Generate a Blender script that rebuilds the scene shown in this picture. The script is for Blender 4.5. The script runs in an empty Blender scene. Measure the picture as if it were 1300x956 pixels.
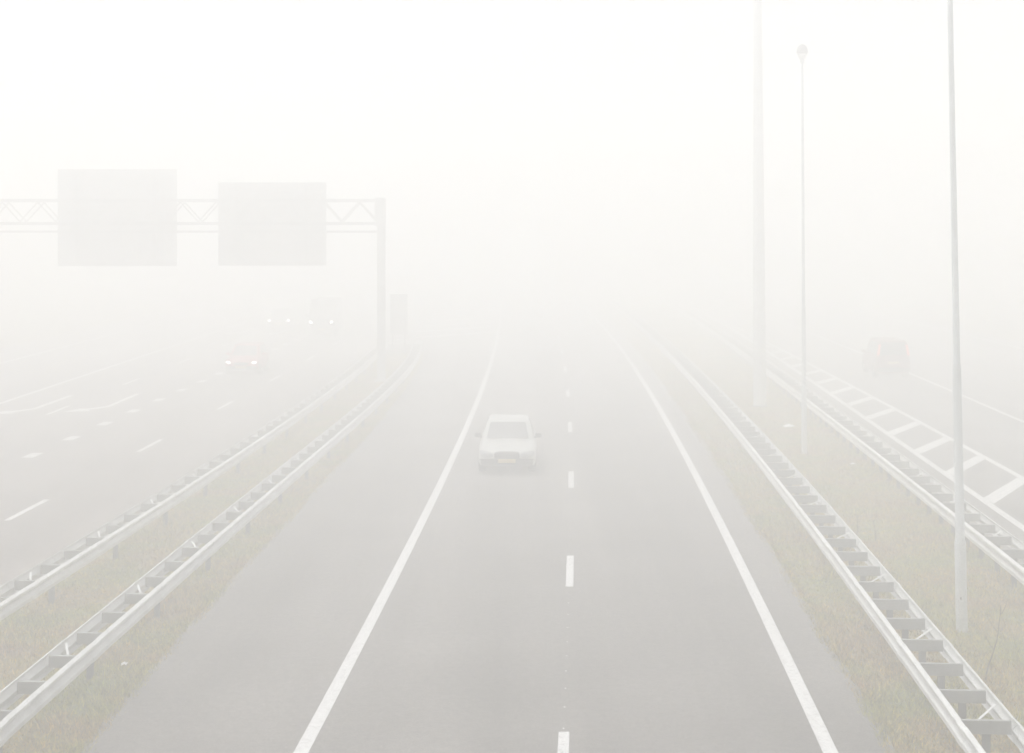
import bpy, bmesh, math, random
import numpy as np
from mathutils import Vector, Matrix, Euler
from mathutils.bvhtree import BVHTree

random.seed(7)
rng = np.random.default_rng(7)
R = math.radians
scene = bpy.context.scene
COL = scene.collection

# ---------------------------------------------------------------- camera facts
F_PX, EYE, HORIZON, CX = 1958.0, 7.1, 296.0, 650.0     # photo pixels (1300 x 956), metres

# ---------------------------------------------------------------- materials
def new_mat(name):
    m = bpy.data.materials.new(name); m.use_nodes = True
    nt = m.node_tree
    b = nt.nodes['Principled BSDF']
    return m, nt, b

def plain(name, col, rough=.5, metal=0., spec=.5, var=.0, vscale=3., coat=0.):
    m, nt, b = new_mat(name)
    b.inputs['Roughness'].default_value = rough
    b.inputs['Metallic'].default_value = metal
    b.inputs['Specular IOR Level'].default_value = spec
    b.inputs['Coat Weight'].default_value = coat
    if var:
        tc = nt.nodes.new('ShaderNodeTexCoord')
        n = nt.nodes.new('ShaderNodeTexNoise'); n.inputs['Scale'].default_value = vscale
        n.inputs['Detail'].default_value = 6; n.inputs['Roughness'].default_value = .65
        nt.links.new(tc.outputs['Object'], n.inputs['Vector'])
        r = nt.nodes.new('ShaderNodeValToRGB')
        r.color_ramp.elements[0].position = .3; r.color_ramp.elements[1].position = .72
        r.color_ramp.elements[0].color = [c*(1-var) for c in col]+[1]
        r.color_ramp.elements[1].color = [min(1, c*(1+var*.6)) for c in col]+[1]
        nt.links.new(n.outputs['Fac'], r.inputs['Fac'])
        nt.links.new(r.outputs['Color'], b.inputs['Base Color'])
    else:
        b.inputs['Base Color'].default_value = (*col, 1)
    return m

def emit(name, col, strength):
    m, nt, b = new_mat(name)
    b.inputs['Base Color'].default_value = (*col, 1)
    b.inputs['Emission Color'].default_value = (*col, 1)
    b.inputs['Emission Strength'].default_value = strength
    return m

def asphalt_mat(name, col):
    m, nt, b = new_mat(name)
    b.inputs['Roughness'].default_value = .88
    b.inputs['Specular IOR Level'].default_value = .25
    g = nt.nodes.new('ShaderNodeNewGeometry')
    mp = nt.nodes.new('ShaderNodeMapping'); mp.inputs['Scale'].default_value = (1.1, .035, 1)
    nt.links.new(g.outputs['Position'], mp.inputs['Vector'])
    big = nt.nodes.new('ShaderNodeTexNoise'); big.inputs['Scale'].default_value = .55; big.inputs['Detail'].default_value = 5
    nt.links.new(mp.outputs['Vector'], big.inputs['Vector'])
    blot = nt.nodes.new('ShaderNodeTexNoise'); blot.inputs['Scale'].default_value = .35; blot.inputs['Detail'].default_value = 7
    nt.links.new(g.outputs['Position'], blot.inputs['Vector'])
    fine = nt.nodes.new('ShaderNodeTexNoise'); fine.inputs['Scale'].default_value = 28; fine.inputs['Detail'].default_value = 5; fine.inputs['Roughness'].default_value = .75
    nt.links.new(g.outputs['Position'], fine.inputs['Vector'])
    def ramp(src, lo, hi, a, c):
        r = nt.nodes.new('ShaderNodeMapRange')
        r.inputs['From Min'].default_value = lo; r.inputs['From Max'].default_value = hi
        r.inputs['To Min'].default_value = a; r.inputs['To Max'].default_value = c
        nt.links.new(src, r.inputs['Value']); return r.outputs['Result']
    def mul(a, c):
        x = nt.nodes.new('ShaderNodeMath'); x.operation = 'MULTIPLY'
        nt.links.new(a, x.inputs[0]); nt.links.new(c, x.inputs[1]); return x.outputs[0]
    v = mul(mul(ramp(big.outputs['Fac'], .3, .7, .74, 1.26), ramp(blot.outputs['Fac'], .3, .7, .86, 1.14)),
            ramp(fine.outputs['Fac'], .25, .75, .55, 1.45))
    mid = nt.nodes.new('ShaderNodeTexNoise'); mid.inputs['Scale'].default_value = 7; mid.inputs['Detail'].default_value = 6; mid.inputs['Roughness'].default_value = .8
    nt.links.new(g.outputs['Position'], mid.inputs['Vector'])
    v = mul(v, ramp(mid.outputs['Fac'], .3, .7, .64, 1.36))
    mix = nt.nodes.new('ShaderNodeVectorMath'); mix.operation = 'SCALE'
    mix.inputs[0].default_value = col
    nt.links.new(v, mix.inputs['Scale'])
    nt.links.new(mix.outputs['Vector'], b.inputs['Base Color'])
    bp = nt.nodes.new('ShaderNodeBump'); bp.inputs['Strength'].default_value = .35; bp.inputs['Distance'].default_value = .01
    nt.links.new(fine.outputs['Fac'], bp.inputs['Height']); nt.links.new(bp.outputs['Normal'], b.inputs['Normal'])
    return m

def paint_mat(name):
    m, nt, b = new_mat(name)
    b.inputs['Roughness'].default_value = .7
    g = nt.nodes.new('ShaderNodeNewGeometry')
    n = nt.nodes.new('ShaderNodeTexNoise'); n.inputs['Scale'].default_value = 9; n.inputs['Detail'].default_value = 8; n.inputs['Roughness'].default_value = .7
    nt.links.new(g.outputs['Position'], n.inputs['Vector'])
    r = nt.nodes.new('ShaderNodeValToRGB')
    e = r.color_ramp.elements
    e[0].position = .34; e[0].color = (.36, .355, .345, 1)
    e[1].position = .49; e[1].color = (.60, .60, .595, 1)
    nt.links.new(n.outputs['Fac'], r.inputs['Fac']); nt.links.new(r.outputs['Color'], b.inputs['Base Color'])
    return m

def grass_mat(name, mul=1.0, soil=False):
    m, nt, b = new_mat(name)
    b.inputs['Roughness'].default_value = .9
    b.inputs['Specular IOR Level'].default_value = .15
    g = nt.nodes.new('ShaderNodeNewGeometry')
    n1 = nt.nodes.new('ShaderNodeTexNoise'); n1.inputs['Scale'].default_value = .55; n1.inputs['Detail'].default_value = 7; n1.inputs['Roughness'].default_value = .62
    n2 = nt.nodes.new('ShaderNodeTexNoise'); n2.inputs['Scale'].default_value = 7.; n2.inputs['Detail'].default_value = 6; n2.inputs['Roughness'].default_value = .7
    nt.links.new(g.outputs['Position'], n1.inputs['Vector']); nt.links.new(g.outputs['Position'], n2.inputs['Vector'])
    r1 = nt.nodes.new('ShaderNodeValToRGB'); e = r1.color_ramp.elements
    e[0].position = .32; e[0].color = (.205*mul, .128*mul, .055*mul, 1)
    e[1].position = .70; e[1].color = (.145*mul, .172*mul, .03*mul, 1)
    k = e.new(.46); k.color = (.24*mul, .185*mul, .05*mul, 1)
    k = e.new(.56); k.color = (.20*mul, .19*mul, .032*mul, 1)
    nt.links.new(n1.outputs['Fac'], r1.inputs['Fac'])
    mr = nt.nodes.new('ShaderNodeMapRange')
    mr.inputs['From Min'].default_value = .3; mr.inputs['From Max'].default_value = .7
    mr.inputs['To Min'].default_value = .55; mr.inputs['To Max'].default_value = 1.45
    nt.links.new(n2.outputs['Fac'], mr.inputs['Value'])
    sc = nt.nodes.new('ShaderNodeVectorMath'); sc.operation = 'SCALE'
    nt.links.new(r1.outputs['Color'], sc.inputs[0]); nt.links.new(mr.outputs['Result'], sc.inputs['Scale'])
    last = sc.outputs['Vector']
    if not soil:
        at = nt.nodes.new('ShaderNodeAttribute'); at.attribute_name = 'tone'
        mm = nt.nodes.new('ShaderNodeMix'); mm.data_type = 'RGBA'; mm.blend_type = 'MULTIPLY'; mm.inputs['Factor'].default_value = 1
        nt.links.new(last, mm.inputs[6]); nt.links.new(at.outputs['Color'], mm.inputs[7])
        last = mm.outputs[2]
    nt.links.new(last, b.inputs['Base Color'])
    return m

M = {}
M['asphalt'] = asphalt_mat('porous_asphalt', (.140, .130, .122))
M['asphalt_left'] = asphalt_mat('porous_asphalt_left', (.150, .133, .124))
M['asphalt_right'] = asphalt_mat('porous_asphalt_right', (.137, .129, .122))
M['paint'] = paint_mat('road_paint')
M['grass'] = grass_mat('dry_grass', 1.3)
M['soil'] = grass_mat('verge_soil', .72, True)
M['galv'] = plain('galvanised_steel', (.60, .61, .605), .5, .1, .5, .2, 2.6)
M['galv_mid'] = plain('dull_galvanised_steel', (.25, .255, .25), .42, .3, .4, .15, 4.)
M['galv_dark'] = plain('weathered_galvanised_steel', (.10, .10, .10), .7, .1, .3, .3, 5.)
M['pole'] = plain('galvanised_pole', (.56, .59, .605), .5, .1, .5, .16, 1.4)
M['mast'] = plain('mast_steel', (.60, .615, .62), .5, .1, .5, .12, .8)
M['gantry'] = plain('gantry_steel', (.43, .435, .435), .55, .1, .4, .15, 1.2)
M['sign_back'] = plain('aluminium_sign_back', (.50, .505, .505), .55, .1, .4, .12, .6)
M['lamp_cap'] = plain('lamp_cap_grey', (.38, .38, .38), .5)
M['lamp_bowl'] = plain('lamp_bowl_white', (.75, .76, .76), .25)
M['dark_panel'] = plain('dark_sign_back', (.14, .14, .135), .6, 0, .4, .15, 1.)
M['rubber'] = plain('tyre_rubber', (.022, .022, .022), .85, 0, .3)
M['rim'] = plain('wheel_rim', (.42, .42, .43), .35, .7)
M['black_plastic'] = plain('black_plastic', (.03, .03, .03), .6)
M['glass'] = plain('tinted_car_glass', (.07, .075, .08), .08, 0, .9)
M['lens'] = plain('headlight_lens', (.24, .25, .26), .15, 0, .7)
M['headlamp'] = emit('lit_headlight', (1., .97, .9), 3.2)
M['headlamp_far'] = emit('lit_far_headlight', (1., .97, .9), 10.)  # ordinary headlights of the far vehicles, glow raised to show through the fog
M['tail_lens'] = plain('red_tail_lens', (.45, .02, .02), .2)
M['tail_lit'] = emit('lit_tail_light', (.9, .14, .11), .2)
M['plate'] = plain('yellow_number_plate', (.50, .40, .17), .4)
M['silver'] = plain('silver_car_paint', (.41, .42, .405), .32, .2, .5, 0, 1, .6)
M['red'] = plain('red_car_paint', (.36, .03, .028), .35, 0, .5, 0, 1, .6)
M['maroon'] = plain('maroon_car_paint', (.16, .045, .042), .36, 0, .5, 0, 1, .5)
M['navy'] = plain('dark_van_paint', (.04, .042, .045), .4, 0, .5, 0, 1, .4)
M['grey'] = plain('grey_car_paint', (.12, .125, .13), .35, .2, .5, 0, 1, .5)
M['litter'] = plain('white_plastic_litter', (.86, .86, .84), .55)
M['weed'] = plain('dry_weed_stem', (.085, .055, .035), .9, 0, .2, .3, 20)

# ---------------------------------------------------------------- helpers
def tag(o, label=None, cat=None, group=None, kind=None):
    if label: o['label'] = label
    if cat: o['category'] = cat
    if group: o['group'] = group
    if kind: o['kind'] = kind
    return o

def empty(name, loc, rz=0.):
    o = bpy.data.objects.new(name, None); COL.objects.link(o)
    o.empty_display_size = .3
    o.location = loc; o.rotation_euler = (0, 0, rz)
    return o

def mesh_from(name, verts, faces, mat, smooth=False):
    me = bpy.data.meshes.new(name)
    me.from_pydata([tuple(v) for v in verts], [], faces)
    me.materials.append(mat)
    if smooth:
        me.polygons.foreach_set('use_smooth', [True]*len(me.polygons))
    me.update()
    return me

def link(name, me, parent=None, loc=(0, 0, 0), rot=None):
    o = bpy.data.objects.new(name, me); COL.objects.link(o)
    if parent: o.parent = parent
    o.location = loc
    if rot is not None: o.rotation_euler = rot
    return o

def bm_mesh(bm, name, mat, smooth=False):
    bmesh.ops.recalc_face_normals(bm, faces=bm.faces)
    me = bpy.data.meshes.new(name); bm.to_mesh(me); bm.free()
    me.materials.append(mat)
    if smooth: me.polygons.foreach_set('use_smooth', [True]*len(me.polygons))
    return me

def box_bm(bm, c, s, bevel=0., seg=2):
    r = bmesh.ops.create_cube(bm, size=1)
    bmesh.ops.scale(bm, vec=s, verts=r['verts'])
    bmesh.ops.translate(bm, vec=c, verts=r['verts'])
    if bevel:
        es = list({e for v in r['verts'] for e in v.link_edges})
        bmesh.ops.bevel(bm, geom=es, offset=bevel, segments=seg, affect='EDGES', profile=.5)

def lathe(profile, n=24, name='lathe', mat=None, smooth=True):
    verts, faces = [], []
    for r, z in profile:
        for k in range(n):
            a = 2*math.pi*k/n
            verts.append((r*math.cos(a), r*math.sin(a), z))
    for i in range(len(profile)-1):
        for k in range(n):
            a, b2 = i*n+k, i*n+(k+1) % n
            faces.append((a, b2, b2+n, a+n))
    faces.append(tuple(reversed(range(n))))
    faces.append(tuple(range((len(profile)-1)*n, len(profile)*n)))
    me = mesh_from(name, verts, faces, mat)
    if smooth:
        for p in me.polygons:
            if len(p.vertices) == 4: p.use_smooth = True
    return me

def tube(points, radii, n=6):
    """verts, faces of a tapered tube along points"""
    verts, faces = [], []
    pts = [Vector(p) for p in points]
    for i, p in enumerate(pts):
        d = (pts[min(i+1, len(pts)-1)] - pts[max(i-1, 0)]).normalized()
        a = d.orthogonal().normalized(); b2 = d.cross(a)
        for k in range(n):
            t = 2*math.pi*k/n
            verts.append(p + (a*math.cos(t)+b2*math.sin(t))*radii[i])
    for i in range(len(pts)-1):
        for k in range(n):
            q = i*n+k; q2 = i*n+(k+1) % n
            faces.append((q, q2, q2+n, q+n))
    faces.append(tuple(reversed(range(n)))); faces.append(tuple(range((len(pts)-1)*n, len(pts)*n)))
    return verts, faces

def bar_mesh(name, p, q, w, h, mat):
    p, q = Vector(p), Vector(q); d = (q-p); L = d.length; d.normalize()
    up = Vector((0, 0, 1)) if abs(d.z) < .95 else Vector((0, 1, 0))
    s = d.cross(up).normalized(); u = s.cross(d)
    vs = [e+s*a*w/2+u*b2*h/2 for e in (p, q) for a, b2 in ((-1, -1), (1, -1), (1, 1), (-1, 1))]
    fs = [(0, 1, 2, 3), (7, 6, 5, 4), (0, 4, 5, 1), (1, 5, 6, 2), (2, 6, 7, 3), (3, 7, 4, 0)]
    return mesh_from(name, vs, fs, mat)

# ---------------------------------------------------------------- plan of the site (metres; y runs away from the bridge)
def curve(pts, deg=3):
    """a smooth line in plan: x as a function of y, straight beyond its ends"""
    ys = np.array([p[0] for p in pts], float); xs = np.array([p[1] for p in pts], float)
    c = np.polyfit(ys, xs, min(deg, len(pts)-1)); d = np.polyder(c)
    lo, hi = ys.min(), ys.max()
    def f(y):
        if y < lo: return float(np.polyval(c, lo)+(y-lo)*np.polyval(d, lo))
        if y > hi: return float(np.polyval(c, hi)+(y-hi)*np.polyval(d, hi))
        return float(np.polyval(c, y))
    return f

def axis(y):                                   # lane line of the middle carriageway, bending left
    return -.42 + .05784*y - .000226*y*y if y < 190 else -.42+.05784*190-.000226*190*190 - .028*(y-190)

off_left_edge = curve([(5, -3.55), (24, -3.59), (44, -3.68), (52, -3.78), (75, -3.95), (90, -4.03), (140, -4.3)], 3)
off_rail_b = curve([(5, 5.1), (22, 5.2), (37, 5.36), (45, 5.44), (60, 5.5), (95, 5.62), (130, 5.9)], 3)
off_rail_c = curve([(15, 8.45), (29, 8.65), (36, 8.73), (45.6, 8.84), (59, 9.13), (72, 9.32), (78, 9.55), (122, 10.6)], 2)
off_hatch_l = curve([(20, 10.72), (37, 10.93), (40.6, 10.95), (44.6, 11.0), (52, 11.15), (60, 11.34), (76, 11.87), (93, 12.3), (125, 13.35)], 3)
off_hatch_r = curve([(30, 13.02), (44.6, 13.1), (57, 13.18), (84, 13.25), (125, 13.75)], 2)
off_lane_r = curve([(40, 16.75), (57.7, 17.02), (70, 17.35), (77, 17.45), (101, 17.75), (140, 18.6)], 2)
x_rail_l = curve([(15, -9.45), (21, -9.12), (26.5, -8.82), (38, -8.22), (41, -8.13), (52.5, -7.6), (63, -7.36), (76, -7.25), (92, -7.32)], 3)   # right face
x_rail_m = curve([(10, -7.0), (21.8, -6.57), (36.7, -6.12), (41, -5.88), (50.4, -5.46), (59.6, -5.15), (67.8, -4.95), (76, -4.93), (90, -5.33)], 4)
def x_rail_b(y): return axis(y)+off_rail_b(y)  # left face
def x_rail_c(y): return axis(y)+off_rail_c(y)
NOSE = 91.0

# ---------------------------------------------------------------- setting: ground, carriageways, paint
gv, gf = [], []
NX, NY = 60, 60
for j in range(NY+1):
    for i in range(NX+1):
        x = -320+640*i/NX; y = -80+570*j/NY
        gv.append((x, y, -.03))
for j in range(NY):
    for i in range(NX):
        a = j*(NX+1)+i
        gf.append((a, a+1, a+NX+2, a+NX+1))
ground = link('ground', mesh_from('ground', gv, gf, M['soil']))
tag(ground, kind='structure')

def sheet(name, fl, fr, y0, y1, mat, step=1.0, jl=0., jr=0.):
    vs, fs = [], []
    n = int((y1-y0)/step)
    for i in range(n+1):
        y = y0+(y1-y0)*i/n
        a = fl(y)+random.uniform(-jl, jl); b2 = fr(y)+random.uniform(-jr, jr)
        vs += [(a-.03, y, -.08), (a, y, 0), (b2, y, 0), (b2+.03, y, -.08)]
    for i in range(n):
        for k in range(3):
            q = i*4+k
            fs.append((q, q+1, q+5, q+4))
    o = link(name, mesh_from(name, vs, fs, mat)); tag(o, kind='structure')
    return o

edge_main_l = curve([(5, -5.95), (24.4, -5.82), (34.8, -5.69), (50.6, -5.3), (60, -5.0), (70, -4.80), (90, -5.2)], 3)
def main_l(y):
    if y < 92: return edge_main_l(y)
    return edge_main_l(92) - (y-92)*.3 if y < 100 else max(edge_main_l(92)-2.4, -9)  # gore beyond the nose
def main_r(y): return axis(y)+4.55
road = sheet('main_road', main_l, main_r, -60, 300, M['asphalt'], .5, .035, .04)
left_road = sheet('left_road', lambda y: -31.6, lambda y: (x_rail_l(y)-.86) if y < 92 else main_l(y)-.012, -60, 300, M['asphalt_left'], 1, .02, 0)
right_road = sheet('right_road', lambda y: x_rail_c(min(y, 130))+.95+max(0, y-130)*.02, lambda y: axis(min(y, 150))+30.2, -60, 300, M['asphalt_right'], 1, .04, .02)

Z = .004
def stripe(parent, name, f, w, y0, y1, step=1.0):
    vs, fs = [], []
    n = max(1, int(round((y1-y0)/step)))
    for i in range(n+1):
        y = y0+(y1-y0)*i/n; x = f(y)
        vs += [(x-w/2, y, Z), (x+w/2, y, Z)]
    for i in range(n):
        fs.append((2*i, 2*i+1, 2*i+3, 2*i+2))
    return link(name, mesh_from(name, vs, fs, M['paint']), parent)
def poly(parent, name, pts):
    return link(name, mesh_from(name, [(x, y, Z) for x, y in pts], [tuple(range(len(pts)))], M['paint']), parent)

# middle carriageway
stripe(road, 'edge_line', lambda y: axis(y)+off_left_edge(y), .205, 2, 170)
stripe(road, 'edge_line', lambda y: axis(y)+3.655, .21, 2, 190)
for k in range(-2, 14):
    y0 = 30.97+k*12.0
    stripe(road, 'lane_dash', axis, .155, y0, y0+2.98)
for y in (20.1, 21.1, 22.1, 23.1, 24.05, 25.0, 25.9, 26.8, 27.75, 28.7, 29.6, 35.0, 36.0, 37.0, 38.0, 39.0, 40.0, 41.0):
    x = axis(y)-.01
    poly(road, 'paint_dot', [(x+.015*math.cos(a), y+.035*math.sin(a)) for a in [i*math.pi/4 for i in range(8)]])
# chevron bars of the gore beyond the nose
for y in (105, 111.5, 118, 124.5, 131, 137.5):
    xr = axis(y+6)+off_left_edge(y+6)-.35
    poly(road, 'chevron_bar', [(-6.9, y), (-6.9, y-1.2), (xr, y+5.2), (xr, y+6.4)])
# left carriageway
stripe(left_road, 'edge_line', curve([(50, -27.85), (84, -27.9), (94, -27.9), (108, -28.1), (150, -28.4)], 2), .24, 10, 170)
stripe(left_road, 'lane_line', lambda y: -21.33, .22, 12, 175)
lane1 = curve([(38, -12.55), (41, -12.38), (50, -12.12), (63, -11.72), (76, -11.6), (90, -11.5), (130, -11.3)], 2)
for k in range(-1, 9):
    y0 = 38.1+k*12
    stripe(left_road, 'lane_dash', lane1, .16, y0, y0+3.)
blockx = curve([(49.3, -15.28), (53.6, -15.26), (57.8, -15.2), (61.9, -15.1), (66, -15.03), (70.2, -14.95), (74.3, -14.9), (77.8, -14.75), (100, -14.4)], 2)
for k in range(-5, 18):
    y0 = 48.75+k*4.1
    stripe(left_road, 'block_dash', blockx, .38, y0, y0+1.05)
for k in range(-3, 8):
    y0 = 60.3+k*12
    stripe(left_road, 'lane_dash', lambda y: -18.2, .15, y0, y0+3.)
for x, y in ((-19.28, 62.2), (-16.53, 63.0), (-19.28, 110), (-16.53, 110)):
    # bent arrow for the oncoming traffic: straight shaft, elbow, slanting head
    poly(left_road, 'arrow_marking', [(x-.11, y+5.2), (x-.11, y+.25), (x-.72, y-.72), (x-.92, y-.42), (x-1.25, y-1.75),
                                      (x-.28, y-1.5), (x-.50, y-1.08), (x+.11, y-.05), (x+.11, y+5.2)])
# right carriageway: ladder between two edge lines, then lane line and far edge line
stripe(right_road, 'edge_line', lambda y: axis(y)+off_hatch_l(y), .21, 8, 135)
stripe(right_road, 'edge_line', lambda y: axis(y)+off_hatch_r(y), .21, 8, 150)
for k in range(-4, 20):
    y = 40.9+k*4.58
    xl = axis(y)+off_hatch_l(y)+.115
    def xr_(yy): return axis(yy)+off_hatch_r(yy)-.115
    run = (xr_(y+3)-xl)
    if run < .25: break
    dy = run*1.72
    poly(right_road, 'hatch_bar', [(xl, y-.45), (xr_(y+dy-.45), y+dy-.45), (xr_(y+dy+.45), y+dy+.45), (xl, y+.45)])
stripe(right_road, 'lane_line', lambda y: axis(y)+off_lane_r(y), .2, 8, 170)
stripe(right_road, 'edge_line', lambda y: axis(y)+28.35, .22, 8, 170)

# ---------------------------------------------------------------- grass: one uncountable carpet on the two medians
def grass_points(n, fl, fr, y0, y1):
    ys = y0+(y1-y0)*rng.random(n)**1.55
    out = np.zeros((n, 2))
    u = rng.random(n)
    for i in range(n):
        a, b2 = fl(ys[i]), fr(ys[i])
        out[i] = (a+(b2-a)*u[i], ys[i])
    return out
tbl = {}
def tab(f):
    Y = np.arange(-10, 140, .25); V = np.array([f(y) for y in Y])
    return lambda y: float(np.interp(y, Y, V))
P = np.vstack([
    grass_points(34000, tab(lambda y: x_rail_l(y)-.9), tab(lambda y: main_l(y)+.05), 17, 90),
    grass_points(58000, tab(lambda y: axis(y)+4.5), tab(lambda y: x_rail_c(y)+.98), 17, 105),
    grass_points(5000, tab(lambda y: axis(y)+4.42), tab(lambda y: axis(y)+4.75), 17, 70),      # tufts hanging over the tarmac edge
    grass_points(5000, tab(lambda y: main_l(y)-.25), tab(lambda y: main_l(y)+.1), 17, 60),
    grass_points(16000, tab(lambda y: axis(y)+30.1), tab(lambda y: axis(y)+38), 60, 140),
])
nb = 4
N = len(P)*nb
base = np.repeat(P, nb, axis=0)+rng.normal(0, .035, (N, 2))
ang = rng.random(N)*2*math.pi
# patchy height
def patch(x, y):
    return .5+.25*np.sin(x*1.7+y*.6)+.25*np.sin(x*.9-y*1.3+1)+.3*np.sin(y*.35+x*2.1)
hgt = (.035+.075*rng.random(N)**2)*(.7+.8*np.clip(patch(base[:, 0], base[:, 1]), 0, 1))
tall = rng.random(N) < .012
hgt[tall] *= 2.6
wid = .006+.008*rng.random(N)
lean = hgt*(.3+.8*rng.random(N))
la = rng.random(N)*2*math.pi
V = np.zeros((N, 3, 3), np.float32)
V[:, 0, 0] = base[:, 0]-np.cos(ang)*wid; V[:, 0, 1] = base[:, 1]-np.sin(ang)*wid; V[:, 0, 2] = -.035
V[:, 1, 0] = base[:, 0]+np.cos(ang)*wid; V[:, 1, 1] = base[:, 1]+np.sin(ang)*wid; V[:, 1, 2] = -.035
V[:, 2, 0] = base[:, 0]+np.cos(la)*lean; V[:, 2, 1] = base[:, 1]+np.sin(la)*lean; V[:, 2, 2] = -.03+hgt
me = bpy.data.meshes.new('verge_grass')
me.vertices.add(N*3); me.vertices.foreach_set('co', V.reshape(-1))
me.loops.add(N*3); me.loops.foreach_set('vertex_index', np.arange(N*3, dtype=np.int32))
me.polygons.add(N); me.polygons.foreach_set('loop_start', np.arange(0, N*3, 3, dtype=np.int32))
me.update(); me.validate()
ca = me.attributes.new('tone', 'FLOAT_COLOR', 'POINT')
tone = np.ones((N, 4), np.float32)
br = .5+1.0*rng.random(N)
straw = rng.random(N)
tone[:, 0] = br*(1+.15*straw); tone[:, 1] = br*(1+.05*straw); tone[:, 2] = br*(1-.25*straw)
ca.data.foreach_set('color', np.repeat(tone, 3, axis=0).reshape(-1))
me.materials.append(M['grass'])
tag(link('verge_grass', me), 'short dry olive and straw grass on both medians beside the guardrails', 'grass', kind='stuff')

# ---------------------------------------------------------------- guardrails
PROF = [(.022, .440), (.081, .470), (.081, .540), (.004, .597), (.004, .606), (.081, .672), (.081, .716), (.022, .750)]
PROF = PROF + [(u-.006, z+dz) for (u, z), dz in zip(reversed(PROF), (-.006, -.003, .003, -.002, .002, -.003, .003, .006))]
def beam_mesh(name, path, side, mat, y0, y1, back=0.):
    """W-section rail along path (x of the traffic face); side = +1 faces +x. Laps every 4 m."""
    ys = set(np.arange(y0, y1+.01, 2.0))
    laps = np.arange(math.ceil(y0/4)*4, y1, 4.0)
    for l in laps: ys |= {l-.16, l-.155, l+.155, l+.16}
    ys = sorted(y for y in ys if y0 <= y <= y1)
    vs, fs = [], []
    n = len(PROF)
    for y in ys:
        lap = .010 if any(abs(y-l) <= .1551 for l in laps) else 0.
        x = path(y)
        for u, z in PROF:
            vs.append((x+side*(u-.081+lap), y, z+0))
    for i in range(len(ys)-1):
        for k in range(n):
            a = i*n+k; b2 = i*n+(k+1) % n
            q = (a, b2, b2+n, a+n)
            fs.append(q if side < 0 else tuple(reversed(q)))
    fs.append(tuple(range(n))); fs.append(tuple(range((len(ys)-1)*n, len(ys)*n)))
    me = mesh_from(name, vs, fs, mat)
    bm = bmesh.new(); bm.from_mesh(me); bmesh.ops.recalc_face_normals(bm, faces=bm.faces); bm.to_mesh(me); bm.free()
    return me

def channel_mesh(width):                       # spacer: a C channel lying across, web towards the bridge
    bm = bmesh.new()
    pts = [(0, .545), (0, .722), (.065, .722), (.065, .714), (.008, .714), (.008, .553), (.065, .553), (.065, .545)]
    vs = [[bm.verts.new((s*width/2, y, z)) for y, z in pts] for s in (-1, 1)]
    n = len(pts)
    for k in range(n):
        bm.faces.new((vs[0][k], vs[0][(k+1) % n], vs[1][(k+1) % n], vs[1][k]))
    bm.faces.new(vs[0]); bm.faces.new(list(reversed(vs[1])))
    return bm_mesh(bm, 'spacer', M['galv_mid'])
def post_mesh():                               # rolled I post
    bm = bmesh.new()
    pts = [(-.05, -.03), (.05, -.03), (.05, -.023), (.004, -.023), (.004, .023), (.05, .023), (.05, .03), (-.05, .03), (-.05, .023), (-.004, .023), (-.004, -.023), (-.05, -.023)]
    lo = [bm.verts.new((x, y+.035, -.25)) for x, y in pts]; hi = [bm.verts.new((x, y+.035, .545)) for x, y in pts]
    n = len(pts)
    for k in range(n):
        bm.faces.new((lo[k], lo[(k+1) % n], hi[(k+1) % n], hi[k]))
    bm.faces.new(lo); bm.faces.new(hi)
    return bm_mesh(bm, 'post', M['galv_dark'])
POST = post_mesh()
WEB = {}
def guardrail(label, path, side, width, y0, y1, ya, yb, phase=0., posts=1):
    """path: x of the face that shows; side: the way that face looks; the second beam stands width behind it"""
    root = empty('guardrail', (path(ya), ya, 0))
    tag(root, label, 'guardrail', 'guardrails along the medians')
    inv = Matrix.Translation((-path(ya), -ya, 0))
    def put(name, me, loc=(0, 0, 0), rz=0.):
        o = link(name, me, root, Vector(loc)-Vector((path(ya), ya, 0)), (0, 0, rz)); return o
    put('beam', beam_mesh('beam', path, side, M['galv'], y0, y1))
    back = lambda y: path(y)-side*width
    put('beam', beam_mesh('beam', back, -side, M['galv'], y0, y1))
    gap = width-2*.081
    if gap not in WEB: WEB[gap] = channel_mesh(gap-.004)
    mid = lambda y: path(y)-side*width/2
    n = 0
    y = ya+phase
    br = None
    while y < yb and n < 100:
        sl = math.atan2(mid(y+.5)-mid(y-.5), 1.)
        put('spacer', WEB[gap], (mid(y), y, 0), -sl)
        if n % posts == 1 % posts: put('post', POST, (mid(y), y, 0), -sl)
        if n % 3 == 0:
            if br is None:
                br = bar_mesh('brace', (-side*(-gap*.18), .05, .700), (-side*(gap/2-.01), .80, .700), .035, .008, M['galv'])
            put('brace', br, (mid(y), y, 0), -sl)
        y += 4/3; n += 1
    return root, put

guardrail('double guardrail on the left edge of the grass median, beside the left carriageway', lambda y: x_rail_l(y)+.07, 1, .58, 8, NOSE, 12, NOSE-.5, .3, 3)
gm, put_m = guardrail('double guardrail left of the silver car, its far end curving into a rounded nose', lambda y: x_rail_m(y)+.075, 1, .58, 8, NOSE-1, 12, NOSE-1.5, -.75, 3)
guardrail('double guardrail right of the silver car, with wide open ladder of spacers', lambda y: x_rail_b(y)-.08, -1, .80, 8, 150, 12, 146, .17)
guardrail('double guardrail beside the painted white ladder hatching of the right carriageway', lambda y: x_rail_c(y)-.06, -1, .74, 8, 150, 12, 146, .4)
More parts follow.
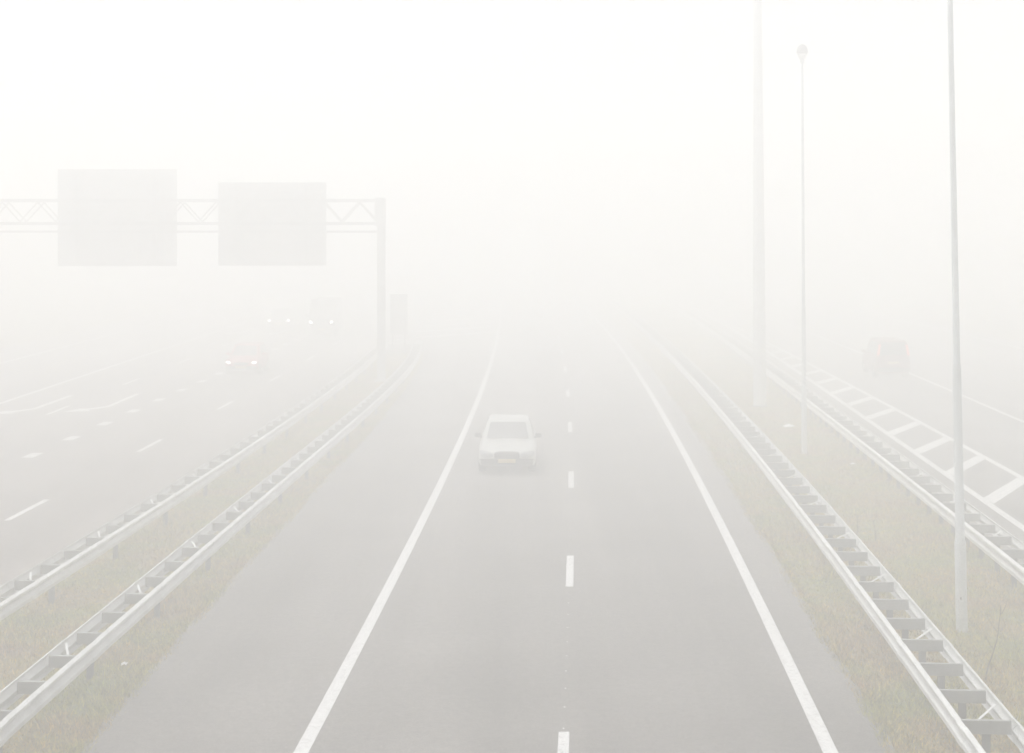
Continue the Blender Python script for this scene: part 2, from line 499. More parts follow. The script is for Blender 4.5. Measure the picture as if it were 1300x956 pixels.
# rounded nose closing the gap between the two left guardrails
ex = x_rail_m(NOSE-1)+.075; wx = x_rail_l(NOSE)-.51
def nose_mesh():
    vs, fs = [], []
    n = len(PROF); K = 20
    cx, rx, ry = (ex+wx)/2, (ex-wx)/2, 2.6
    for i in range(K+1):
        a = math.pi*i/K
        for u, z in PROF:
            rr = u-.081
            vs.append((cx+(rx+rr)*math.cos(a), NOSE-.95+(ry+rr)*math.sin(a), z))
    for i in range(K):
        for k in range(n):
            a = i*n+k; b2 = i*n+(k+1) % n
            fs.append((a, b2, b2+n, a+n))
    fs.append(tuple(range(n))); fs.append(tuple(range(K*n, (K+1)*n)))
    me = mesh_from('nose_beam', vs, fs, M['galv'])
    bm = bmesh.new(); bm.from_mesh(me); bmesh.ops.recalc_face_normals(bm, faces=bm.faces); bm.to_mesh(me); bm.free()
    return me
put_m('nose_beam', nose_mesh())

# ---------------------------------------------------------------- lamp posts and mast
def lamp_post(loc, lean, label, h=12.75, thick=1.):
    root = empty('lamp_post', loc); root.scale = (thick, thick, 1); root.rotation_euler = (0, R(lean), 0)
    tag(root, label, 'lamp post', 'lamp posts on the right median')
    link('pole', lathe([(.104, -.1), (.103, .02), (.100, 1.58), (.100, 1.60), (.082, 1.66), (.074, 4.70), (.073, 4.74), (.060, 4.80), (.047, 11.0), (.040, h)], 24, 'pole', M['pole']), root)
    bm = bmesh.new(); box_bm(bm, (-.035, -.0965, .52), (.085, .016, .52), .006, 2)
    d = link('door', bm_mesh(bm, 'door', M['mast']), root)
    bm = bmesh.new(); box_bm(bm, (-.035, -.108, .62), (.02, .012, .05), .003, 1)
    link('lock', bm_mesh(bm, 'lock', M['black_plastic']), d)
    link('collar', lathe([(.05, h-.12), (.075, h-.10), (.075, h-.02), (.05, h+.02)], 20, 'collar', M['pole']), root)
    hd = link('lamp_head', lathe([(.06, h+.16), (.20, h+.18), (.21, h+.22), (.205, h+.27), (.16, h+.40), (.07, h+.47), (.02, h+.49)], 28, 'lamp_head', M['lamp_cap']), root)
    link('bowl', lathe([(.06, h+.021), (.12, h+.03), (.155, h+.10), (.17, h+.178)], 28, 'bowl', M['lamp_bowl']), hd)
    return root
lamp_post((8.05, 27.6, -.03), -1.07, 'largest tall grey lamp post, its top cut off, bare weed at its foot')
lamp_post((9.44, 49.8, -.03), -.3, 'tall slim grey lamp post with its lamp head in view, beside white litter', thick=.88)

root = empty('high_mast', (10.2, 63.5, -.03)); root.rotation_euler = (0, R(-.3), 0)
tag(root, 'very tall thick pale mast rising out of the fogged median behind the lamp posts', 'mast')
link('mast_shaft', lathe([(.262, -.1), (.262, .04), (.258, 3.0), (.215, 10.0), (.165, 16.8), (.145, 19.3)], 32, 'mast_shaft', M['mast']), root)
link('base_flange', lathe([(.34, -.05), (.34, .03), (.27, .045)], 32, 'base_flange', M['galv_dark']), root)
link('head_ring', lathe([(.2, 19.3), (.62, 19.34), (.62, 19.44), (.2, 19.48)], 32, 'head_ring', M['galv_dark']), root)
for k in range(6):
    a = k*math.pi/3
    bm = bmesh.new(); box_bm(bm, (.72, 0, 19.26), (.34, .30, .16), .03, 2)
    link('floodlight', bm_mesh(bm, 'floodlight', M['lamp_cap']), root, (0, 0, 0), (0, 0, a))

# ---------------------------------------------------------------- sign gantry over the left carriageway
GY, GX0, GX1 = 74.0, -32.2, -6.27
g = empty('sign_gantry', (GX1, GY, -.03)); tag(g, 'grey steel lattice gantry spanning the left carriageway, its post between the guardrails', 'gantry')
def gput(name, me, p=None): return link(name, me, p or g, Vector((0, 0, 0)) if p else -Vector((GX1, GY, -.03)))
def column(x):
    bm = bmesh.new()
    pts = [(-.19, -.19), (.19, -.19), (.19, -.15), (.06, -.15), (.06, .15), (.19, .15), (.19, .19), (-.19, .19), (-.19, .15), (-.06, .15), (-.06, -.15), (-.19, -.15)]
    lo = [bm.verts.new((x+a, GY+b2, -.05)) for a, b2 in pts]; hi = [bm.verts.new((x+a, GY+b2, 8.74)) for a, b2 in pts]
    n = len(pts)
    for k in range(n): bm.faces.new((lo[k], lo[(k+1) % n], hi[(k+1) % n], hi[k]))
    bm.faces.new(lo); bm.faces.new(hi)
    return bm_mesh(bm, 'post', M['gantry'])
for x in (GX1, GX0):
    p = gput('post', column(x))
    bm = bmesh.new(); box_bm(bm, (x, GY, .02), (.7, .7, .06), .01, 1)
    link('base_plate', bm_mesh(bm, 'base_plate', M['gantry']), p)
    bm = bmesh.new(); box_bm(bm, (x+(.19 if x > -20 else -.19)*-.25, GY, 8.12), (.44, 1.26, 1.34), .02, 1)
    link('head_plate', bm_mesh(bm, 'head_plate', M['gantry']), p)
xa, xb = GX0+.25, GX1-.18
for dy in (-.5, .5):
    gput('upper_chord', bar_mesh('upper_chord', (xa, GY+dy, 8.66), (xb, GY+dy, 8.66), .14, .14, M['gantry']))
    gput('lower_chord', bar_mesh('lower_chord', (xa, GY+dy, 7.56), (xb, GY+dy, 7.56), .14, .14, M['gantry']))
    # zigzag web of one side
    bm = bmesh.new(); n = 30; prev = None
    for i in range(n+1):
        x = xa+(xb-xa)*i/n; z = 8.58 if i % 2 else 7.64
        vs = [bm.verts.new((x+a, GY+dy+b2, z)) for a, b2 in ((-.045, -.035), (.045, -.035), (.045, .035), (-.045, .035))]
        if prev:
            for k in range(4): bm.faces.new((prev[k], prev[(k+1) % 4], vs[(k+1) % 4], vs[k]))
        prev = vs
    gput('lattice', bm_mesh(bm, 'lattice', M['gantry']))
gput('cable_tray', bar_mesh('cable_tray', (xa, GY, 7.17), (xb, GY, 7.17), .5, .11, M['gantry']))

def sign_back(x0, x1, z0, z1, label):
    y = GY+.78
    r = empty('road_sign', ((x0+x1)/2, y, z0)); tag(r, label, 'road sign', 'sign panels on the gantry')
    w, h = x1-x0, z1-z0
    bm = bmesh.new(); box_bm(bm, (0, 0, h/2), (w, .05, h), .012, 2)
    link('panel', bm_mesh(bm, 'panel', M['sign_back']), r)
    for k in range(5):
        bm = bmesh.new(); box_bm(bm, (0, -.05, h*(.08+.21*k)), (w*.985, .048, .07), .008, 1)
        link('stiffener', bm_mesh(bm, 'stiffener', M['sign_back']), r)
    for s in (-.32, .32):
        bm = bmesh.new(); box_bm(bm, (w*s, -.122, h/2), (.14, .094, h*.96), .008, 1)
        link('bracket', bm_mesh(bm, 'bracket', M['gantry']), r)
sign_back(-22.02, -16.25, 5.50, 10.2, 'back of the larger, taller grey sign panel, left one on the gantry')
sign_back(-14.24, -9.0, 5.52, 9.56, 'back of the smaller grey sign panel nearer the gantry post')

# gore sign standing inside the nose
r = empty('gore_sign', (-6.72, 91.6, -.03)); tag(r, 'dark upright sign panel standing behind the gantry post at the guardrail nose', 'road sign')
bm = bmesh.new(); box_bm(bm, (0, 0, 2.3), (1.04, .05, 2.42), .02, 2); link('panel', bm_mesh(bm, 'panel', M['dark_panel']), r)
for s in (-.36, .36):
    link('post', lathe([(.04, -.1), (.04, 3.4)], 14, 'post', M['galv_dark']), r, (s, -.068, 0))

# ---------------------------------------------------------------- vehicles
def evaluated(o):
    dg = bpy.context.evaluated_depsgraph_get(); dg.update()
    return bpy.data.meshes.new_from_object(o.evaluated_get(dg))

def loft_body(st, mat):
    """st: stations (y, half width, z bottom, z shoulder, crown)"""
    vs, fs = [], []
    for y, w, zb, zs, cr in st:
        h = zs-zb
        half = [(0, zb), (.55*w, zb), (.9*w, zb+.01), (.985*w, zb+.12*h), (1.0*w, zb+.38*h), (.995*w, zb+.68*h), (.955*w, zb+.92*h), (.86*w, zs+.25*cr), (.5*w, zs+.8*cr), (0, zs+cr)]
        ring = half + [(-x, z) for x, z in reversed(half[1:-1])]
        vs += [(x, y, z) for x, z in ring]
        n = len(ring)
    for i in range(len(st)-1):
        for k in range(n):
            a = i*n+k; b2 = i*n+(k+1) % n
            fs.append((a, b2, b2+n, a+n))
    c = len(vs); y0 = st[0]; vs.append((0, y0[0], (y0[2]+y0[3])/2))
    for k in range(n): fs.append((c, (k+1) % n, k))
    c = len(vs); y1 = st[-1]; vs.append((0, y1[0], (y1[2]+y1[3])/2)); b0 = (len(st)-1)*n
    for k in range(n): fs.append((c, b0+k, b0+(k+1) % n))
    me = mesh_from('body', vs, fs, mat, True)
    bm = bmesh.new(); bm.from_mesh(me); bmesh.ops.recalc_face_normals(bm, faces=bm.faces); bm.to_mesh(me); bm.free()
    return me

def carve(me, wheels, r, w):
    """subdivide the lofted shell and cut its wheel arches"""
    o = bpy.data.objects.new('shell', me); COL.objects.link(o)
    sm = o.modifiers.new('s', 'SUBSURF'); sm.levels = 2; sm.render_levels = 2
    m1 = evaluated(o); bpy.data.objects.remove(o)
    o = bpy.data.objects.new('shell', m1); COL.objects.link(o)
    cut = []
    for y in wheels:
        for s in (-1, 1):
            bm = bmesh.new()
            bmesh.ops.create_cone(bm, cap_ends=True, segments=36, radius1=r, radius2=r, depth=.34, matrix=Matrix.Translation((s*w, y, r*.86)) @ Matrix.Rotation(R(90), 4, 'Y'))
            mc = bpy.data.meshes.new('cut'); bm.to_mesh(mc); bm.free()
            c = bpy.data.objects.new('cut', mc); COL.objects.link(c); cut.append(c)
            b = o.modifiers.new('b', 'BOOLEAN'); b.operation = 'DIFFERENCE'; b.object = c; b.solver = 'EXACT'
    m2 = evaluated(o)
    bpy.data.objects.remove(o)
    for c in cut: bpy.data.objects.remove(c)
    m2.polygons.foreach_set('use_smooth', [True]*len(m2.polygons))
    try: m2.set_sharp_from_angle(angle=R(38))
    except Exception: pass
    return m2

def cabin_mesh(c, mat):
    """c: dict yfb yft yrt yrb wb wt zb zt -> smooth-edged cabin shell"""
    wb, wt, zb, zt = c['wb'], c['wt'], c['zb'], c['zt']
    P8 = [(-wb, c['yfb'], zb), (wb, c['yfb'], zb), (wb, c['yrb'], zb), (-wb, c['yrb'], zb),
          (-wt, c['yft'], zt), (wt, c['yft'], zt), (wt, c['yrt'], zt), (-wt, c['yrt'], zt)]
    F = [(0, 1, 5, 4), (1, 2, 6, 5), (2, 3, 7, 6), (3, 0, 4, 7), (4, 5, 6, 7), (3, 2, 1, 0)]
    bm = bmesh.new(); v = [bm.verts.new(p) for p in P8]
    for f in F: bm.faces.new([v[i] for i in f])
    bmesh.ops.recalc_face_normals(bm, faces=bm.faces)
    top = [e for e in bm.edges if max(q.co.z for q in e.verts) > zt-.01]   # roof rim and pillars
    bmesh.ops.bevel(bm, geom=top, offset=c.get('round', .10), segments=5, affect='EDGES', profile=.5)
    me = bpy.data.meshes.new('roof'); bm.to_mesh(me); bm.free(); me.materials.append(mat)
    me.polygons.foreach_set('use_smooth', [True]*len(me.polygons))
    try: me.set_sharp_from_angle(angle=R(30))
    except Exception: pass
    return me

def quad_pane(c, face, u0, u1, v0, v1, name, mat, off=.006, uu=None):
    """window pane lying on a face of the cabin; uu = (u0b,u1b,u0t,u1t) for slanted sides"""
    wb, wt, zb, zt = c['wb'], c['wt'], c['zb'], c['zt']
    if face == 'front': A, B, C_, D = (-wb, c['yfb'], zb), (wb, c['yfb'], zb), (wt, c['yft'], zt), (-wt, c['yft'], zt)
    if face == 'rear': A, B, C_, D = (wb, c['yrb'], zb), (-wb, c['yrb'], zb), (-wt, c['yrt'], zt), (wt, c['yrt'], zt)
    if face == 'right': A, B, C_, D = (wb, c['yfb'], zb), (wb, c['yrb'], zb), (wt, c['yrt'], zt), (wt, c['yft'], zt)
    if face == 'left': A, B, C_, D = (-wb, c['yrb'], zb), (-wb, c['yfb'], zb), (-wt, c['yft'], zt), (-wt, c['yrt'], zt)
    A, B, C_, D = map(Vector, (A, B, C_, D))
    n = (B-A).cross(D-A).normalized()
    if n.dot(((A+B+C_+D)/4)-Vector((0, (c['yfb']+c['yrb'])/2, (zb+zt)/2))) < 0: n = -n
    def pt(u, v): return A*(1-u)*(1-v)+B*u*(1-v)+C_*u*v+D*(1-u)*v
    ub0, ub1, ut0, ut1 = uu or (u0, u1, u0, u1)
    bm = bmesh.new()
    cor = [pt(ub0, v0), pt(ub1, v0), pt(ut1, v1), pt(ut0, v1)]
    hi = [bm.verts.new(p+n*off) for p in cor]; lo = [bm.verts.new(p-n*.02) for p in cor]
    bm.faces.new(hi)
    for k in range(4): bm.faces.new((lo[k], lo[(k+1) % 4], hi[(k+1) % 4], hi[k]))
    bm.faces.new(list(reversed(lo)))
    es = [e for e in bm.edges if sum(1 for v in e.verts if v in hi) == 1]
    bmesh.ops.bevel(bm, geom=es, offset=.05, segments=3, affect='EDGES', profile=.5)
    return bm_mesh(bm, name, mat)

def patch_mesh(bvh, d, shape, a0, a1, z0, z1, name, mat, off=.012, nu=14, nv=10, skew=0.):
    """a fitting that follows the bodywork: rays along d (front '-y' / rear '+y') from outside hit the shell"""
    vs, ok = [], True
    for side in (off, -.03):
        for j in range(nv+1):
            for i in range(nu+1):
                u, v = 2*i/nu-1, 2*j/nv-1
                if shape == 'ellipse':
                    u, v = u*math.sqrt(1-v*v/2), v*math.sqrt(1-u*u/2)
                elif shape == 'round':
                    u, v = u*(1-.12*v**4), v*(1-.14*u**4)
                x = (a0+a1)/2+(a1-a0)/2*u; z = (z0+z1)/2+(z1-z0)/2*v+skew*u
                o = Vector((x, 6*d, z))
                hit, nn, ix, ds = bvh.ray_cast(o, Vector((0, -d, 0)))
                if hit is None:
                    hit, nn, ix, ds = bvh.find_nearest(Vector((x, 2.1*d, z)))
                vs.append((hit.x, hit.y+d*side, z if ds else hit.z))
    n = (nu+1)*(nv+1); fs = []
    idx = lambda i, j, s: s*n+j*(nu+1)+i
    for j in range(nv):
        for i in range(nu):
            fs.append((idx(i, j, 0), idx(i+1, j, 0), idx(i+1, j+1, 0), idx(i, j+1, 0)))
            fs.append((idx(i, j+1, 1), idx(i+1, j+1, 1), idx(i+1, j, 1), idx(i, j, 1)))
    for i in range(nu):
        fs.append((idx(i, 0, 0), idx(i, 0, 1), idx(i+1, 0, 1), idx(i+1, 0, 0)))
        fs.append((idx(i, nv, 0), idx(i+1, nv, 0), idx(i+1, nv, 1), idx(i, nv, 1)))
    for j in range(nv):
        fs.append((idx(0, j, 0), idx(0, j+1, 0), idx(0, j+1, 1), idx(0, j, 1)))
        fs.append((idx(nu, j, 0), idx(nu, j, 1), idx(nu, j+1, 1), idx(nu, j+1, 0)))
    me = mesh_from(name, vs, fs, mat, True)
    bm = bmesh.new(); bm.from_mesh(me); bmesh.ops.recalc_face_normals(bm, faces=bm.faces); bm.to_mesh(me); bm.free()
    return me

def tyre_mesh(r, w):
    prof = [(r*.62, -w/2), (r*.86, -w/2-.008), (r*.97, -w/2+.015), (r, -w/2+.045), (r, w/2-.045), (r*.97, w/2-.015), (r*.86, w/2+.008), (r*.62, w/2), (r*.58, 0)]
    n, k = 32, len(prof); vs, fs = [], []
    for i in range(n):
        a = 2*math.pi*i/n
        for rr, x in prof: vs.append((x, rr*math.cos(a), rr*math.sin(a)))
    for i in range(n):
        for j in range(k):
            a, b2 = i*k+j, i*k+(j+1) % k
            c, d = ((i+1) % n)*k+(j+1) % k, ((i+1) % n)*k+j
            fs.append((a, b2, c, d))
    return mesh_from('tyre', vs, fs, M['rubber'], True)
def rim_mesh(r, w):
    bm = bmesh.new()
    bmesh.ops.create_cone(bm, cap_ends=True, segments=28, radius1=r*.60, radius2=r*.60, depth=w*.8, matrix=Matrix.Rotation(R(90), 4, 'Y'))
    caps = [f for f in bm.faces if len(f.verts) > 6]
    for f in caps:
        x = bmesh.ops.inset_individual(bm, faces=[f], thickness=r*.10, depth=-.02)
        bmesh.ops.inset_individual(bm, faces=[f], thickness=r*.34, depth=.015)
    return bm_mesh(bm, 'rim', M['rim'])

def vehicle(name, label, cat, loc, rz, spec, paint, lights=None, group=None, plates=True):
    root = empty(name, loc, rz); tag(root, label, cat, group)
    W = spec['w']; wh = spec['wheels']; r = spec['r']
    shell = carve(loft_body(spec['st'], paint), wh, r*1.14, W-.03)
    if not shell.materials: shell.materials.append(paint)
    body = link('body', shell, root)
    bm = bmesh.new(); bm.from_mesh(shell); bvh = BVHTree.FromBMesh(bm); bm.free()
    c = spec['cab']
    roof = link('roof', cabin_mesh(c, paint), root)
    link('windshield', quad_pane(c, 'front', .09, .91, .06, spec.get('ws1', .88), 'windshield', M['glass']), root)
    link('rear_window', quad_pane(c, 'rear', .10, .90, spec.get('rw0', .12), .88, 'rear_window', M['glass']), root)
    for f in ('left', 'right'):
        for uu in spec['side']:
            q = uu if f == 'right' else (1-uu[1], 1-uu[0], 1-uu[3], 1-uu[2])
            link('side_window', quad_pane(c, f, 0, 1, .10, .86, 'side_window', M['glass'], uu=q), root)
    ty, ri = tyre_mesh(r, .2), rim_mesh(r, .2)
    for y in wh:
        for s in (-1, 1):
            we = link('wheel', ty, root, (s*(W-.125), y, r))
            link('rim', ri, we)
    F = spec['front']
    for s in (-1, 1):
        x0, x1, z0, z1 = F['lamp']
        a0, a1 = (x0, x1) if s > 0 else (-x1, -x0)
        link('headlight', patch_mesh(bvh, 1, 'ellipse', a0, a1, z0, z1, 'headlight', (M[lights] if lights else M['lens']), skew=s*F.get('skew', .02)), root)
    x1, z0, z1 = F['grille']
    link('grille', patch_mesh(bvh, 1, 'round', -x1, x1, z0, z1, 'grille', M['black_plastic'], .008), root)
    x1, z0, z1 = F['bumper']
    link('front_bumper', patch_mesh(bvh, 1, 'round', -x1, x1, z0, z1, 'front_bumper', M['black_plastic'] if spec.get('dark_bumper') else paint, .035, 20, 8), root)
    link('number_plate', patch_mesh(bvh, 1, 'rect', -.26, .26, F['plate']-.055, F['plate']+.055, 'number_plate', M['plate'], .05, 4, 2), root)
    B = spec['rear']
    for s in (-1, 1):
        x0, x1, z0, z1 = B['lamp']
        a0, a1 = (x0, x1) if s > 0 else (-x1, -x0)
        if B.get('pillar'):
            bm = bmesh.new(); box_bm(bm, (0, 0, 0), (.11, .05, z1-z0), .02, 2)
            t = ((z0+z1)/2-c['zb'])/(c['zt']-c['zb'])
            xx = c['wb']+(c['wt']-c['wb'])*t-.075; yy = c['yrb']+(c['yrt']-c['yrb'])*t
            link('tail_light', bm_mesh(bm, 'tail_light', M['tail_lit']), root, (s*xx, yy-.02, (z0+z1)/2),
                 (-math.atan2(c['yrt']-c['yrb'], c['zt']-c['zb']), -s*math.atan2(c['wb']-c['wt'], c['zt']-c['zb']), 0))
        else:
            link('tail_light', patch_mesh(bvh, -1, 'round', a0, a1, z0, z1, 'tail_light', M['tail_lens']), root)
    link('rear_plate', patch_mesh(bvh, -1, 'rect', -.26, .26, B['plate']-.055, B['plate']+.055, 'rear_plate', M['plate'], .03, 4, 2), root)
    x1, z0, z1 = B['bumper']
    link('rear_bumper', patch_mesh(bvh, -1, 'round', -x1, x1, z0, z1, 'rear_bumper', M['black_plastic'] if spec.get('dark_bumper') else paint, .035, 20, 8), root)
    for s in (-1, 1):
        bm = bmesh.new()
        box_bm(bm, (s*.10, 0, .03), (.19, .10, .13), .035, 3)
        box_bm(bm, (s*.0, -.01, -.03), (.10, .05, .04), .01, 1)
        link('mirror', bm_mesh(bm, 'mirror', spec.get('mirror_mat', paint)), root, (s*(c['wb']+.03), c['yfb']-.42, c['zb']+.06))
    return root

sedan = dict(w=.87, r=.31, wheels=(1.36, -1.33), dark_bumper=True, mirror_mat=M['black_plastic'], ws1=.82,
    st=[(2.22, .66, .34, .62, .03), (2.12, .80, .25, .69, .05), (1.85, .855, .22, .75, .07), (1.35, .87, .21, .82, .08), (.85, .87, .20, .89, .06),
        (0., .87, .20, .91, .03), (-1.0, .87, .20, .92, .03), (-1.55, .865, .22, .92, .05), (-2.0, .83, .27, .90, .05), (-2.2, .74, .34, .84, .03)],
    cab=dict(yfb=1.02, yft=.22, yrt=-.92, yrb=-1.72, wb=.79, wt=.62, zb=.88, zt=1.44, round=.16),
    side=((.13, .46, .34, .50), (.49, .80, .54, .74)),
    front=dict(lamp=(.40, .83, .52, .705), skew=.025, grille=(.37, .46, .70), bumper=(.84, .21, .50), plate=.43),
    rear=dict(lamp=(.52, .76, .62, .80), plate=.66, bumper=(.78, .34, .50)))
saloon = dict(sedan); saloon['front'] = dict(sedan['front'], lamp=(.56, .80, .58, .68))
hatch = dict(w=.85, r=.30, wheels=(1.28, -1.22), dark_bumper=True,
    st=[(2.02, .66, .34, .64, .03), (1.92, .79, .25, .72, .05), (1.65, .84, .22, .79, .07), (1.2, .85, .21, .86, .07), (.8, .85, .20, .91, .05),
        (0., .85, .20, .93, .03), (-1.0, .85, .20, .95, .03), (-1.6, .84, .22, .95, .03), (-1.95, .79, .27, .93, .02), (-2.05, .70, .36, .88, .02)],
    cab=dict(yfb=1.0, yft=.22, yrt=-1.45, yrb=-1.95, wb=.78, wt=.60, zb=.90, zt=1.45),
    side=((.12, .46, .28, .47), (.49, .86, .50, .86)),
    front=dict(lamp=(.52, .76, .60, .71), skew=.015, grille=(.34, .52, .66), bumper=(.78, .24, .48), plate=.42),
    rear=dict(lamp=(.52, .74, .64, .86), plate=.6, bumper=(.76, .34, .52)))
mpv = dict(w=.86, r=.31, wheels=(1.34, -1.30), dark_bumper=True, rw0=.12,
    st=[(2.05, .68, .34, .80, .04), (1.95, .80, .26, .90, .05), (1.7, .85, .23, .98, .06), (1.3, .86, .22, 1.04, .05), (.9, .86, .22, 1.08, .04),
        (0., .86, .22, 1.10, .03), (-1.2, .86, .22, 1.12, .02), (-1.9, .85, .24, 1.12, .02), (-2.04, .82, .28, 1.10, .02), (-2.1, .76, .34, 1.06, .02)],
    cab=dict(yfb=1.12, yft=.42, yrt=-1.92, yrb=-2.06, wb=.82, wt=.69, zb=1.05, zt=1.86, round=.15),
    side=((.12, .40, .26, .41), (.43, .68, .44, .68), (.71, .93, .71, .92)),
    front=dict(lamp=(.46, .76, .72, .90), skew=.015, grille=(.36, .62, .80), bumper=(.78, .26, .54), plate=.46),
    rear=dict(lamp=(.70, .80, 1.12, 1.66), pillar=True, plate=.78, bumper=(.80, .32, .56)))
van = dict(w=.98, r=.34, wheels=(1.75, -1.55), dark_bumper=True, rw0=.3,
    st=[(2.6, .74, .40, 1.0, .04), (2.5, .90, .30, 1.12, .05), (2.25, .96, .28, 1.22, .06), (1.9, .98, .27, 1.30, .05), (1.5, .98, .27, 1.36, .04),
        (0., .98, .27, 1.38, .03), (-1.5, .98, .27, 1.38, .02), (-2.4, .975, .29, 1.38, .02), (-2.54, .95, .33, 1.36, .02), (-2.6, .90, .40, 1.30, .02)],
    cab=dict(yfb=2.05, yft=1.35, yrt=-2.5, yrb=-2.57, wb=.95, wt=.84, zb=1.32, zt=2.55),
    side=((.06, .24, .15, .24),),
    front=dict(lamp=(.60, .80, .96, 1.12), skew=.02, grille=(.46, .78, .98), bumper=(.88, .30, .64), plate=.56),
    rear=dict(lamp=(.80, .90, .8, 1.15), plate=.9, bumper=(.90, .36, .58)))

def on_lane(y, x, z=0): return (x, y, z)
# middle carriageway: the silver saloon coming towards the bridge
vehicle('sedan_car', 'pale silver saloon car with a dark bumper driving towards the viewer on the middle carriageway', 'car', (-.11, 47.4, 0), R(180)-math.atan(.018), sedan, M['silver'])
vehicle('hatchback_car', 'red hatchback with its headlights on in front of the gantry, left carriageway', 'car', (-13.5, 78.8, 0), R(180), hatch, M['red'], 'headlamp')
vehicle('delivery_van', 'tall dark van with headlights on, faint in the fog behind the red hatchback', 'van', (-13.0, 107.6, 0), R(180), van, M['navy'], 'headlamp_far')
vehicle('saloon_car', 'faint low grey car with headlights on, farthest in the fog, left of the dark van', 'car', (-17.25, 116.0, 0), R(180), saloon, M['grey'], 'headlamp_far')
vehicle('compact_van', 'tall maroon people carrier seen from behind on the right carriageway', 'car', (18.7, 77.3, 0), -math.atan(.045), mpv, M['maroon'])

# ---------------------------------------------------------------- small things on the verges
def litter(loc, sx, sy, h, label, seed):
    rr = random.Random(seed); n = 7; vs, fs = [], []
    for j in range(n):
        for i in range(n):
            u, v = i/(n-1)-.5, j/(n-1)-.5
            vs.append((u*sx*(1+.3*rr.uniform(-1, 1)), v*sy*(1+.3*rr.uniform(-1, 1)), h*(.25+.75*rr.random())*(1-1.6*(u*u+v*v))))
    for j in range(n-1):
        for i in range(n-1):
            a = j*n+i; fs.append((a, a+1, a+n+1, a+n))
    me = mesh_from('litter', vs, fs, M['litter'])
    o = link('litter', me, None, loc)
    md = o.modifiers.new('t', 'SOLIDIFY'); md.thickness = .004
    tag(o, label, 'litter', 'litter on the verges')
litter((10.1, 56.2, .03), .40, .34, .13, 'crumpled white plastic bag on the median left of the slim lamp post', 1)
litter((10.43, 47.2, .02), .12, .10, .07, 'small white scrap of litter between the slim lamp post and the far guardrail', 2)
litter((-6.36, 25.3, .02), .10, .10, .06, 'small white scrap of litter in the grass right of the left guardrail, near the tarmac', 3)

def weed(loc, h, label, seed, spread=.25):
    rr = random.Random(seed); vs, fs = [], []
    def add(pts, rad):
        a, b2 = tube(pts, rad, 5); k = len(vs)
        vs.extend(a); fs.extend([tuple(i+k for i in f) for f in b2])
    pts = [Vector((0, 0, -.05))]; d = Vector((.25*rr.uniform(-1, 1), 0, 1)).normalized(); n = 9
    for i in range(n):
        d = (d+Vector((rr.uniform(-.16, .16), rr.uniform(-.1, .1), .05))).normalized()
        pts.append(pts[-1]+d*(h+.05)/n)
    add(pts, [.013-.009*i/n for i in range(n+1)])
    for i in range(2, n):
        if rr.random() < .75:
            s = rr.choice((-1, 1)); L = h*spread*rr.uniform(.5, 1.2); q = [pts[i]]
            dd = Vector((s*.8, rr.uniform(-.5, .5), .75)).normalized()
            for k in range(4):
                dd = (dd+Vector((rr.uniform(-.15, .15), rr.uniform(-.15, .15), .22))).normalized(); q.append(q[-1]+dd*L/4)
            add(q, [.006-.001*k for k in range(5)])
    o = link('dry_weed', mesh_from('dry_weed', vs, fs, M['weed']), None, loc)
    tag(o, label, 'weed', 'dry weed stalks on the right median')
weed((7.55, 24.6, -.03), 1.2, 'tall bare forked weed stalk in the grass right of the nearest lamp post', 5, .4)
weed((8.0, 23.6, -.03), .75, 'short dry weed stalk at the right edge near the far guardrail', 9, .2)
weed((7.4, 27.9, -.03), .42, 'small dry stalk left of the foot of the nearest lamp post', 12, .2)
weed((8.4, 35.6, -.03), .55, 'thin dry weed in the grass farther back between the two guardrails', 21, .3)
weed((8.1, 36.3, -.03), .5, 'dry weed tuft behind the ladder guardrail, left of its taller neighbour', 22, .3)

# ---------------------------------------------------------------- fog
bm = bmesh.new(); box_bm(bm, (0, 205, 10.1), (660, 600, 22.4))
hz_me = bpy.data.meshes.new('haze'); bm.to_mesh(hz_me); bm.free()
hm = bpy.data.materials.new('fog'); hm.use_nodes = True
nt = hm.node_tree
for n in list(nt.nodes):
    if n.type != 'OUTPUT_MATERIAL': nt.nodes.remove(n)
out = next(n for n in nt.nodes if n.type == 'OUTPUT_MATERIAL')
pv = nt.nodes.new('ShaderNodeVolumePrincipled')
pv.inputs['Color'].default_value = (.987, .988, .9875, 1)
pv.inputs['Density'].default_value = .030
pv.inputs['Anisotropy'].default_value = .1
nt.links.new(pv.outputs['Volume'], out.inputs['Volume'])
hz_me.materials.append(hm)
tag(link('haze', hz_me), 'thick white fog filling the whole motorway scene', 'fog', kind='stuff')

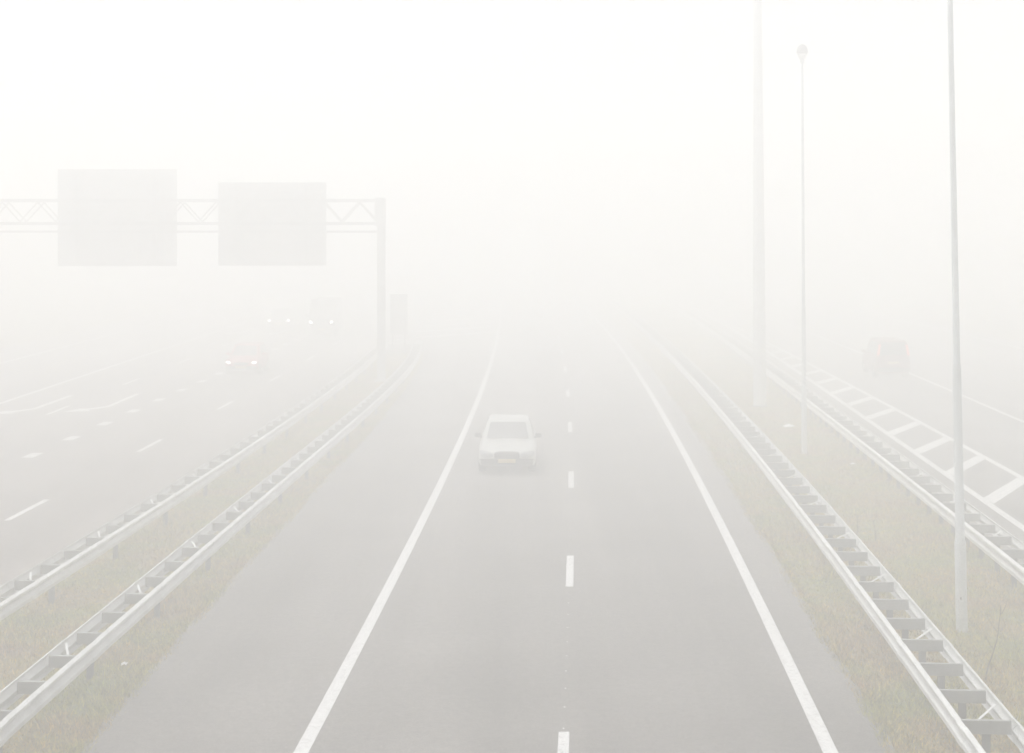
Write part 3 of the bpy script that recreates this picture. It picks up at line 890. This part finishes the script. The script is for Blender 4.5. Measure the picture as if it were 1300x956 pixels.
# ---------------------------------------------------------------- light
SUN_EL, SUN_ROT = 72., 285.
w = bpy.data.worlds.new('World'); scene.world = w; w.use_nodes = True
nt = w.node_tree
bg = nt.nodes['Background']
sky = nt.nodes.new('ShaderNodeTexSky'); sky.sky_type = 'NISHITA'; sky.sun_disc = False
sky.sun_elevation = R(SUN_EL); sky.sun_rotation = R(SUN_ROT)
sky.air_density = 1.0; sky.dust_density = 6.0; sky.ozone_density = 1.0
hs = nt.nodes.new('ShaderNodeHueSaturation'); hs.inputs['Saturation'].default_value = .06     # overcast: the blue is gone
nt.links.new(sky.outputs['Color'], hs.inputs['Color']); nt.links.new(hs.outputs['Color'], bg.inputs['Color'])
bg.inputs['Strength'].default_value = .12
sun = bpy.data.lights.new('sun', 'SUN'); sun.energy = 1.0; sun.angle = R(20); sun.color = (1, .988, .98)
so = bpy.data.objects.new('sun', sun); COL.objects.link(so); so.location = (0, -20, 60)
az = R(SUN_ROT)   # Nishita: rotation 0 looks along +y, turning clockwise
dirv = Vector((math.sin(az)*math.cos(R(SUN_EL)), math.cos(az)*math.cos(R(SUN_EL)), math.sin(R(SUN_EL))))
so.rotation_euler = dirv.to_track_quat('Z', 'Y').to_euler()

# ---------------------------------------------------------------- camera
cam = bpy.data.cameras.new('camera'); co = bpy.data.objects.new('camera', cam); COL.objects.link(co)
cam.sensor_fit = 'HORIZONTAL'; cam.sensor_width = 36.; cam.lens = F_PX/1300*36
cam.shift_y = -(478-HORIZON)/1300; cam.clip_start = .1; cam.clip_end = 3000
co.location = (0, 0, EYE); co.rotation_euler = (R(90), 0, 0)
scene.camera = co

vs_ = scene.view_settings
vs_.view_transform = 'Standard'; vs_.look = 'None'; vs_.gamma = 1; vs_.use_curve_mapping = False
vs_.exposure = 0.80
cy = scene.cycles
cy.max_bounces = 14; cy.volume_bounces = 10; cy.diffuse_bounces = 4; cy.glossy_bounces = 3; cy.transparent_max_bounces = 16
cy.use_denoising = True
try: cy.denoiser = 'OPENIMAGEDENOISE'
except Exception: pass
cy.sample_clamp_indirect = 0
